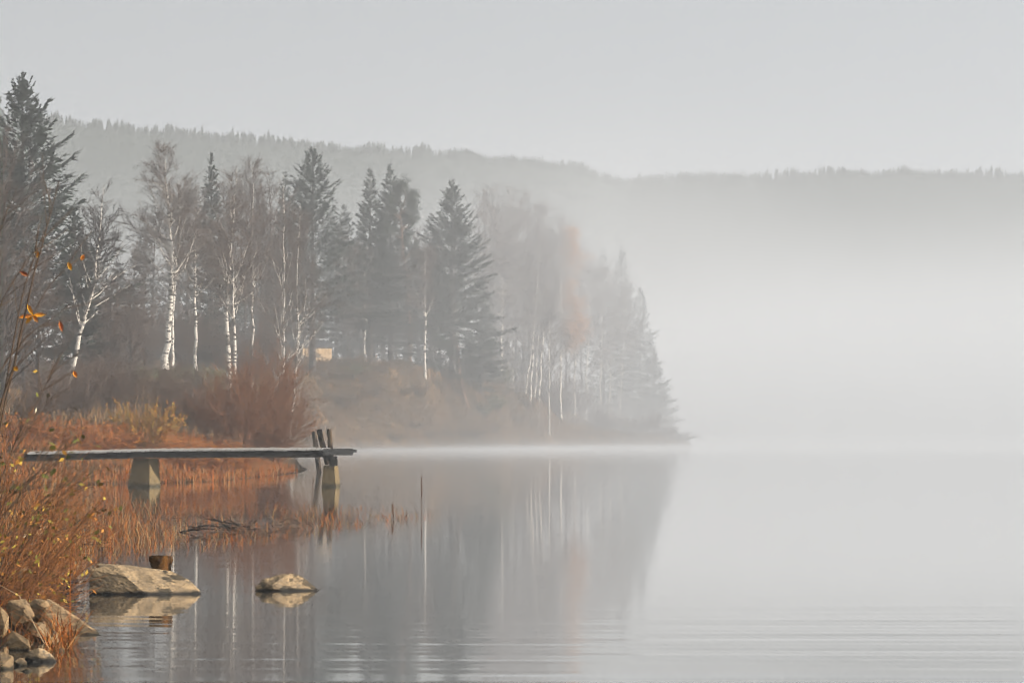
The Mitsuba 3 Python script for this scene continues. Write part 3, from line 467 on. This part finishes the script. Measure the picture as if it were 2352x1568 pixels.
def blob(px0, px1, py0, py1, d, seed, name, label, group=None, flat=.8, n=14, m='m_stone'):
    mt = m
    rng = np.random.default_rng(seed); w = (px1 - px0) / F * d / 2; h = (py1 - py0) / F * d / 2; c = at((px0 + px1) / 2, (py0 + py1) / 2, d)
    p = unit(rng.normal(0, 1, (n, 3))) * [w, w * flat, h] * rng.uniform(.95, 1.25, (n, 1)); m = rock_mesh(p, rng, sub=max(w, h) / 7, amp=.09 * min(w, h), fr=8, soft=30)
    m.apply_translation(c); return one(name, label, 'rock', m, mt, smooth=30, group=group)
d0 = D(1490)
m = rock_mesh([at(108, 1374, 50) - [0, 0, .0], at(100, 1450, 50.2), at(236, 1462, 47.8), at(224, 1470, 47.9), at(150, 1500, 47), at(150, 1404, 50.2), at(95, 1400, 50), at(122, 1379, 52.8), at(240, 1461, 48.8), at(130, 1480, 51), at(95, 1500, 47.2)], np.random.default_rng(5), sub=.03, amp=.010)
one('shore_stone', 'wedge shaped stone pointing out into the water at the lower left', 'rock', m, 'm_stone', smooth=30)
blob(58, 124, 1488, 1552, D(1519), 6, 'shore_stone', 'round dark stone half in the water near the bottom left corner', m='m_rock', n=30)
blob(22, 86, 1444, 1506, 44.6, 7, 'shore_stone', 'smooth pale stone above the round dark stone', n=22)
blob(112, 156, 1486, 1526, 44.3, 8, 'shore_stone', 'small pale stone just right of the round dark stone', n=15)
blob(108, 144, 1448, 1492, 45.4, 9, 'shore_stone', 'small upright stone under the wedge shaped stone', n=16)
blob(30, 66, 1510, 1540, 41.6, 10, 'shore_stone', 'little white stone left of the round dark stone', n=15)
blob(18, 88, 1532, 1600, 40.6, 11, 'shore_stone', 'pale stone cut by the bottom edge of the picture', n=18)
blob(-34, 30, 1486, 1580, 41, 12, 'shore_stone', 'brown stone in the bottom left corner', n=17)
blob(6, 74, 1372, 1434, 49, 13, 'shore_stone', 'broad grey stone under the red twigs', n=18)
blob(62, 118, 1378, 1436, 49.6, 14, 'shore_stone', 'tan stone between the broad grey stone and the wedge shaped one', n=16)
blob(38, 72, 1302, 1360, 55, 15, 'shore_stone', 'pointed tan stone highest up the bank among twigs', n=14)
blob(-40, 24, 1396, 1470, 47, 16, 'shore_stone', 'grey stone at the left edge below the red twigs', n=16)
blob(66, 112, 1426, 1474, 46.6, 17, 'shore_stone', 'tan stone wedged against the left side of the pointed stone', n=15)
def stump():
    d = D(1357); k = key('tree_stump'); rng = np.random.default_rng(3); s = F / d
    prof = [(-.12, .075), (.0, .078), (.06, .082), (.14, .08), (.2, .082), (.255, .098), (.29, .094), (.298, .06), (.296, 0.0)]
    a = np.linspace(0, 2 * np.pi, 25)[:-1]; V = []
    for z, r in prof:
        rr = r * (1 + .10 * np.sin(3 * a + 1) + .05 * np.sin(7 * a + z * 20)); V.append(np.stack([rr * np.cos(a) - z * .09, rr * np.sin(a), z + 0 * a], 1))
    n = 24; i, j = np.meshgrid(np.arange(len(prof) - 1), np.arange(n), indexing='ij'); j2 = (j + 1) % n
    q = np.stack([i * n + j, i * n + j2, (i + 1) * n + j2, (i + 1) * n + j], -1).reshape(-1, 4); v = np.vstack(V) + [X(374, d), d, 0]
    scene[k] = mikit.ply((v, q), 'm_stump', smooth=True); labels[k] = {'label': 'dark wooden stump standing in the water behind the long boulder', 'category': 'stump'}
stump()

# ------------------------------------------------------------------ jetty
def box(x0, x1, y0, y1, z0, z1, bev=.008):
    m = trimesh.creation.box((x1 - x0, y1 - y0, z1 - z0)); m.apply_translation(((x0 + x1) / 2, (y0 + y1) / 2, (z0 + z1) / 2)); return m
def frustum(x0, x1, top0, top1, y, dep, dtop, z0, z1, rot):
    c = (x0 + x1) / 2; ct = (top0 + top1) / 2
    p = np.array([[(x0 - c), -dep / 2, z0], [(x1 - c), -dep / 2, z0], [(x1 - c), dep / 2, z0], [(x0 - c), dep / 2, z0], [(top0 - ct), -dtop / 2, z1], [(top1 - ct), -dtop / 2, z1], [(top1 - ct), dtop / 2, z1], [(top0 - ct), dtop / 2, z1]])
    cr, sr = math.cos(rot), math.sin(rot); p[:, :2] = p[:, :2] @ np.array([[cr, sr], [-sr, cr]]); p += [c, y, 0]; p[4:, 0] += ct - c
    m = trimesh.convex.convex_hull(p); v, f = trimesh.remesh.subdivide_to_size(m.vertices, m.faces, .06, max_iter=8); m = trimesh.Trimesh(v, f); m.merge_vertices()
    m.vertices += m.vertex_normals * ((meshkit.fbm(m.vertices * 5, 3, 4) - .5) * .018)[:, None]; return m
def jetty():
    dj = 183.0; k = thing('jetty', 'narrow plank jetty reaching from the reeds out over the water', 'jetty'); rng = np.random.default_rng(12)
    zt = lambda x: np.interp(x, [X(-80, dj), X(100, dj), X(350, dj), X(600, dj), X(830, dj)], [.84, .868, .938, .956, .956])
    xs = np.arange(X(66, dj), X(760, dj), .118); tilt = math.radians(2.6)
    for i, x in enumerate(xs):
        w = .118 - .012 - rng.uniform(0, .01); y0, y1 = dj - .5 - rng.uniform(0, .05), dj + .5 + rng.uniform(0, .05); zz = float(zt(x)); th = .030 + rng.uniform(-.004, .004)
        m = trimesh.creation.box((w, y1 - y0, th)); m.apply_transform(trimesh.transformations.rotation_matrix(rng.normal(0, .03), [0, 1, 0])); m.apply_transform(trimesh.transformations.rotation_matrix(tilt, [1, 0, 0]))
        m.apply_translation((x + w / 2, (y0 + y1) / 2, zz - th / 2 + rng.normal(0, .004))); part(k, 'plank', m, 'm_frost')
    for s in (-1, 1):
        n = 24; bx = np.linspace(xs[0] - .1, X(764, dj), n); y = dj + s * .36; zz = zt(bx) - .05 + s * .36 * math.tan(tilt)
        V = np.stack([np.stack([bx, 0 * bx + y + a * .05, zz + b - .155 * (b < 0)], 1) for a, b in ((-1, 0.0), (1, 0.0), (1, -1e-3), (-1, -1e-3))], 1)
        V[:, :, 2] += (meshkit.noise(np.stack([bx * 1.7, 0 * bx, 0 * bx], -1), 3) * .012)[:, None]
        i, j = np.meshgrid(np.arange(n - 1), np.arange(4), indexing='ij'); j2 = (j + 1) % 4
        q = np.stack([i * 4 + j, i * 4 + j2, (i + 1) * 4 + j2, (i + 1) * 4 + j], -1).reshape(-1, 4); q = np.vstack([q, [[0, 3, 2, 1], [4 * n - 4, 4 * n - 3, 4 * n - 2, 4 * n - 1]]])
        part(k, 'beam', (V.reshape(-1, 3), q), 'm_wood')
    part(k, 'end_board', box(X(744, dj), X(812, dj), dj - .62, dj - .55, .79, .955), 'm_greywood')
    part(k, 'end_board', box(X(744, dj), X(819, dj), dj - .50, dj + .45, .86, .935), 'm_greywood')
    r1 = math.radians(-26)
    part(k, 'pier', frustum(X(296, dj), X(361, dj), X(314, dj), X(356, dj), dj + .05, .66, .44, -.35, float(zt(X(330, dj))) - .225, r1), 'm_concrete', smooth=25, label='tapered concrete pier nearer the reeds, its right face sunlit')
    part(k, 'pier', frustum(X(740, dj), X(780, dj), X(747, dj), X(772, dj), dj + .1, .55, .42, -.35, .53, math.radians(-12)), 'm_concrete', smooth=25, label='tapered concrete pier under the outer end')
    part(k, 'bearer', box(X(757, dj), X(775, dj), dj - .30, dj + .30, .532, .70), 'm_wood'); part(k, 'bearer', box(X(760, dj), X(774, dj), dj - .36, dj + .3, .703, .765), 'm_greywood')
    for a, b, y, r in (((733, 986), (752, 1066), .62, .070), ((756, 985), (762, 1066), .66, .066)):
        p, q = at(*a, dj + y), at(*b, dj + y); n = 9; P = p + (q - p) * np.linspace(0, 1, n)[:, None]; P[1:-1] += rng.normal(0, .006, (n - 2, 3))
        R = np.full(n, r) * (1 + rng.normal(0, .03, n)); P = np.vstack([P[:1] + [0, 0, .004], P]); R = np.concatenate([[.001], R]); part(k, 'post', tubes(P[None], R[None], 10), 'm_post', smooth=True)
dif('m_greywood', proc(lambda p, n, uv: mx((.09, .09, .09), (.05, .048, .045), fb(p.x * 3, p.y * 18, p.z * 26))))
dif('m_post', proc(lambda p, n, uv: mx((.12, .085, .055), (.016, .014, .012), mikit.smoothstep(.3, .65, fb(p.x * 14, p.y * 14, p.z * 3)))))
jetty()
def pole():
    d = D(1086); p, q = at(721, 991, d), at(735, 1098, d); P = p + (q - p) * np.linspace(0, 1, 9)[:, None]; P = np.vstack([P[:1] + [0, 0, .004], P])
    one('mooring_pole', 'dark leaning mooring pole standing in the water left of the two jetty posts', 'pole', tubes(P[None], np.concatenate([[.001], np.full(9, .088)])[None], 10), 'm_post', smooth=True)
    d = 600.0; one('marker_stick', 'tiny dark stick in the water off the foot of the bluff', 'stick', tubes(np.stack([at(1042, 1028, d), at(1042.5, 1031, d), at(1042, 1036, d)])[None], np.array([[.02, .05, .05]]), 6), 'm_post')
pole()

# ------------------------------------------------------------------ shed, barn
def house(name, label, cat, px0, px1, d, dep, hw, hr, wall, roof, z=None, turn=0):
    Rm = trimesh.transformations.rotation_matrix(math.radians(turn), [0, 0, 1], [(X(px0, d) + X(px1, d)) / 2, d, 0]); tn = lambda m: m.apply_transform(Rm)
    x0, x1 = X(px0, d), X(px1, d); z = gz((x0 + x1) / 2, d) - .3 if z is None else z; k = thing(name, label, cat); hw += .3
    n = max(4, int((x1 - x0) / .35))
    for i in range(n):
        a, b = x0 + (x1 - x0) * i / n, x0 + (x1 - x0) * (i + 1) / n - .02
        part(k, 'wall__board', tn(box(a, b, d, d + .04, z, z + hw - (.02 if i % 2 else 0))), wall)
    part(k, 'wall', tn(box(x0, x1 - .02, d + .05, d + dep, z, z + hw)), wall)
    e = .35; A = np.array([[x0 - e, d - e, z + hw], [x1 + e, d - e, z + hw], [x1 + e, d + dep + e, z + hw], [x0 - e, d + dep + e, z + hw], [x0 - e, d + dep / 2, z + hw + hr], [x1 + e, d + dep / 2, z + hw + hr]])
    part(k, 'roof', tn(trimesh.convex.convex_hull(np.vstack([A, A[:4] - [0, 0, .12]]))), roof)
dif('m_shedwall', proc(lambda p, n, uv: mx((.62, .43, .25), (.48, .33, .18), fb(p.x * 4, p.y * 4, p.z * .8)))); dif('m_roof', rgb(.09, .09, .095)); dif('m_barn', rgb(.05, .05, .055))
house('shed', 'small tan wooden shed behind the trunk of the broad spruce', 'shed', 690, 768, 692, 3.0, 1.25, .45, 'm_shedwall', 'm_roof', z=8.1, turn=32)
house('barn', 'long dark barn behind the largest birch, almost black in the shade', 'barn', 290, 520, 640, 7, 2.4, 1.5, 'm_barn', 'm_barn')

# ------------------------------------------------------------------ small things in the water
def driftwood(name, label, cx, cy, wpx, n, seed, L=.8, z=.03, m='m_wood'):
    rng = np.random.default_rng(seed); d = D(cy); ms = []
    for i in range(n):
        px = cx + rng.uniform(-.5, .5) * wpx; dd = d + rng.normal(0, 2.2); a = rng.normal(0, .5) + (np.pi if i % 2 else 0); l = L * rng.uniform(.3, 1); b = np.array([np.cos(a), np.sin(a), rng.normal(0, .16)])
        c = np.array([X(px, dd), dd, z + rng.uniform(0, .05)]); P = c + np.outer(np.linspace(-.5, .5, 5), b * l) + rng.normal(0, .02, (5, 3)); ms.append(tubes(P[None], (rng.uniform(.004, .015) * (3 if L > 1 else 1) ** .5 * np.linspace(1, .4, 5))[None], 5))
    one(name, label, 'driftwood', join(ms), m, kind='stuff')
driftwood('driftwood', 'heap of dark driftwood floating in the middle of the reed bed', 610, 1217, 200, 18, 3, L=.6, m='m_twig')
driftwood('driftwood', 'thin dark driftwood sticks at the left of the reed bed heap', 470, 1220, 120, 14, 4)
driftwood('driftwood', 'grey fallen branches piled at the waterline under the willow clump', 622, 1083, 110, 26, 6, L=1.6, z=.12)
driftwood('driftwood', 'black tangle of drowned twigs beside the long boulder', 140, 1368, 60, 40, 7, L=.25, z=.03, m='m_twigdark')
def stalk(px, yw, top, label, head, seed, lean=0):
    d = D(yw); rng = np.random.default_rng(seed); p = np.array([at(px + lean, top, d), at(px + lean * .4, top * .6 + yw * .4, d), at(px, yw + 6, d)]); k = thing('reed_stalk', label, 'reed')
    part(k, 'stem', tubes(p[None], np.array([[.002, .004, .005]]), 5), 'm_stalk')
    if head:
        q = np.linspace(0, 1, 12)[:, None]; a, b = at(px + lean, head[0], d), at(px + lean * .6, head[1], d); P = a + (b - a) * q; P[:, 0] += rng.normal(0, .004, 12); part(k, 'seed_head', tubes(P[None], (.012 * np.sin(np.pi * q[:, 0]) ** .5 * rng.uniform(.5, 1.2, 12) + .001)[None], 6), 'm_stalk')
dif('m_stalk', rgb(.10, .055, .03))
stalk(968, 1180, 1090, 'tall lone reed stalk with dark seed head in open water', (1092, 1152), 1)
stalk(716, 1150, 1090, 'thin bent weed stalk left of the outer pier', (1098, 1112), 2, lean=4)
stalk(905, 1192, 1150, 'dark short reed tuft stalk near the right tip of the reed bed', (1155, 1190), 3, lean=-4)

# ------------------------------------------------------------------ near shrubs at the left edge
def near_shrub():
    rng = np.random.default_rng(21); d = 55.0
    k = thing('willow_shrub', 'tall thin willow shoots at the left edge with few orange leaves', 'shrub')
    lines = [[(-90, 1400), (-20, 1010), (35, 830), (75, 640), (112, 500), (136, 418)], [(-80, 1380), (-10, 1000), (20, 850), (55, 660), (90, 560), (100, 540)], [(-60, 1380), (5, 960), (45, 780), (110, 660), (180, 590)], [(-70, 1400), (-30, 900), (20, 820), (75, 760), (120, 730), (160, 700)],
             [(-80, 1390), (-60, 800), (-10, 560), (42, 420)], [(-70, 1390), (-45, 900), (0, 700), (60, 600), (95, 560)], [(-50, 1380), (0, 1100), (60, 960), (100, 900), (140, 820)]]
    P = []
    for i, l in enumerate(lines):
        q = np.array([at(a, b, d + .15 * i) for a, b in l]); u = np.linspace(0, 1, 14); s = np.linspace(0, 1, len(q)); P.append(np.stack([np.interp(u, s, q[:, c]) for c in range(3)], 1) + rng.normal(0, .004, (14, 3)))
    P = np.array(P)
    for p, r in zip(P, (.014, .010, .009, .009, .011, .009, .010)): part(k, 'stem', tubes(p[None], (r * np.linspace(1, .18, 14))[None], 6), 'm_shoot', smooth=True)
    L2, _, _ = grow(P, 60, rng, .3, .97, .35, (20, 45), [.25, 0, .25], 5, .08); part(k, 'twigs', tubes(L2, np.linspace(.0032, .0014, 5)[None], 4), 'm_shoot', kind='stuff')
    for px, py, sx, sy, c in ((62, 700, 16, 30, 0), (75, 716, -38, 6, 1), (78, 718, 34, -2, 0), (70, 722, 14, 18, 1), (64, 720, -20, 22, 0), (68, 560, 6, 24, 0), (155, 598, 10, 22, 0), (187, 594, -8, 16, 1), (28, 605, 24, 12, 2), (132, 730, 8, 30, 2), (150, 860, 10, 18, 1), (30, 845, 12, 10, 0)):
        a = at(px, py, d - .1); near = np.concatenate([P.reshape(-1, 3), L2.reshape(-1, 3)]); a = near[np.argmin(np.linalg.norm((near - a)[:, [0, 2]], axis=1))] + [0, -.02, 0]
        v = np.array([sx, (px % 5 - 2) * 3, -sy]) / F * d * .9; b = unit(np.cross(v, [.2 * (px % 3 - 1), 1, .3 * (py % 3 - 1)])) * .019
        n = np.array([0, -1, 0]) * .008; V = np.array([a, a + .3 * v + b * .8 + n, a + .65 * v + b * .8 + n, a + v, a + .65 * v - b * .8 + n, a + .3 * v - b * .8 + n, a + .5 * v - n]); part(k, 'leaf', (V, np.array([[0, 1, 6], [1, 2, 6], [2, 3, 6], [3, 4, 6], [4, 5, 6], [5, 0, 6]])), ('m_leaf1', 'm_leaf2', 'm_leaf3')[c])
    # dense reddish shrub
    k = thing('red_shrub', 'dense reddish shrub fanning over the shore stones at lower left', 'shrub')
    n = 116; base = np.stack([rng.uniform(-90, 60, n), rng.uniform(1390, 1470, n)], 1); ang = np.radians(np.where(np.arange(n) < 24, rng.uniform(-12, 30, n), rng.uniform(30, 82, n))); L = np.where(np.arange(n) < 24, rng.uniform(90, 210, n), rng.uniform(160, 380, n)); P = []
    for i in range(n):
        dd = d - 3 + rng.uniform(-1.5, 3.5); b = base[i]; e = b + [L[i] * math.cos(ang[i]) * .85, -L[i] * math.sin(ang[i])]; u = np.linspace(0, 1, 8)[:, None]
        mid = b + (e - b) * u + np.array([0, 1]) * (L[i] * .10 * np.sin(np.pi * u[:, 0]))[:, None] * rng.uniform(-.2, 1)
        P.append(np.array([at(a, c, dd + t * .5) for (a, c), t in zip(mid, u[:, 0])]) + rng.normal(0, .006, (8, 3)))
    P = np.array(P); part(k, 'stems', tubes(P, rng.uniform(.004, .0085, (n, 1)) * np.linspace(1, .25, 8)[None], 5), 'm_darkstem', smooth=True)
    L2, _, _ = grow(P, 620, rng, .15, .98, .34, (15, 42), [.2, 0, .35], 5, .09); part(k, 'twigs', tubes(L2, np.linspace(.003, .0012, 5)[None], 4), 'm_redstem', kind='stuff')
    c, _ = on(L2, rng.integers(0, 620, 420), rng.uniform(.1, 1, 420)); dv = unit(rng.normal(0, 1, (420, 3)) + [0, 0, -.4])
    col = np.repeat(np.array([(.46, .20, .05), (.30, .12, .03), (.40, .30, .06), (.16, .15, .04)])[rng.integers(0, 4, 420)], 4, 0)
    part(k, 'leaf_cover', leaves(c, dv * .05, unit(np.cross(dv, rng.normal(0, 1, (420, 3)))) * .012), 'm_vc', color=col, kind='stuff')
    # leafy shrub in between
    k = thing('leafy_shrub', 'shrub with small green and yellow leaves in front of the jetty start', 'shrub')
    n = 34; P = []
    for i in range(n):
        b = np.array([rng.uniform(-80, 10), rng.uniform(1330, 1400)]); e = np.array([rng.uniform(30, 235), 0]); e[1] = np.interp(e[0], [30, 100, 170, 235], [880, 890, 960, 1130]) + rng.uniform(0, 210); u = np.linspace(0, 1, 8)[:, None]
        mid = b + (e - b) * u + np.array([-1, -.3]) * (40 * np.sin(np.pi * u)); dd = 58 + rng.uniform(-2, 2); P.append(np.array([at(a, c, dd) for a, c in mid]) + rng.normal(0, .006, (8, 3)))
    P = np.array(P); part(k, 'stems', tubes(P, np.linspace(.007, .0018, 8)[None], 5), 'm_shoot', smooth=True); L2, _, _ = grow(P, 170, rng, .4, 1, .28, (20, 45), [.2, 0, .2], 4, .1); part(k, 'twigs', tubes(L2, np.linspace(.0028, .0012, 4)[None], 4), 'm_shoot', kind='stuff')
    m = 140; c, _ = on(L2, rng.integers(0, 170, m), rng.uniform(.4, 1, m)); dv = unit(rng.normal(0, 1, (m, 3)) + [.3, 0, -.2]); cl = np.array([(.15, .15, .035), (.11, .12, .035), (.42, .26, .05), (.50, .24, .05), (.55, .50, .35)])
    v, f = leaves(c, dv * .062, unit(np.cross(dv, rng.normal(0, 1, (m, 3)))) * .017); part(k, 'leaf_cover', (v, f), 'm_vc', color=np.repeat(cl[rng.choice(5, m, p=[.32, .22, .2, .16, .10])], 4, 0), kind='stuff')
dif('m_shoot', proc(lambda p, n, uv: mx((.16, .10, .06), (.06, .045, .035), fb(p.x * 20, p.y * 20, p.z * 12)))); dif('m_darkstem', proc(lambda p, n, uv: mx((.14, .06, .03), (.03, .02, .014), fb(p.x * 9, p.y * 9, p.z * 5)))); dif('m_redstem', proc(lambda p, n, uv: mx((.30, .12, .045), (.10, .05, .025), fb(p.x * 16, p.y * 16, p.z * 10))))
for i, c in enumerate(((.60, .28, .03), (.55, .20, .03), (.32, .10, .03))): mat(f'm_leaf{i + 1}', {'type': 'diffuse', 'reflectance': rgb(*c)})
near_shrub()
rng = np.random.default_rng(41)
def near_grass():
    q = np.vstack([scatter(1300, [(-60, 1530), (80, 1490), (120, 1470), (110, 1400), (60, 1335), (-20, 1292), (-80, 1300)], rng), scatter(420, [(90, 1512), (150, 1500), (175, 1470), (120, 1440)], rng)]); q = q[meshkit.noise(np.stack([q[:, 0] * 3, q[:, 1] * .8, 0 * q[:, 0]], -1), 5) > .42]
    grass('shore_grass', 'dry orange grass among the stones at the lower left', q, .17 * rng.gamma(4, .25, len(q)), .0065, REED, rng, .9)
    q = scatter(3800, [(-60, 1300), (30, 1300), (140, 1280), (220, 1270), (120, 1190), (-60, 1180)], rng)
    grass('tall_shore_grass', 'tall dry orange grass behind the red shrub', q, .42 * rng.gamma(4, .25, 3800), .007, REED, rng, .45)
near_grass()
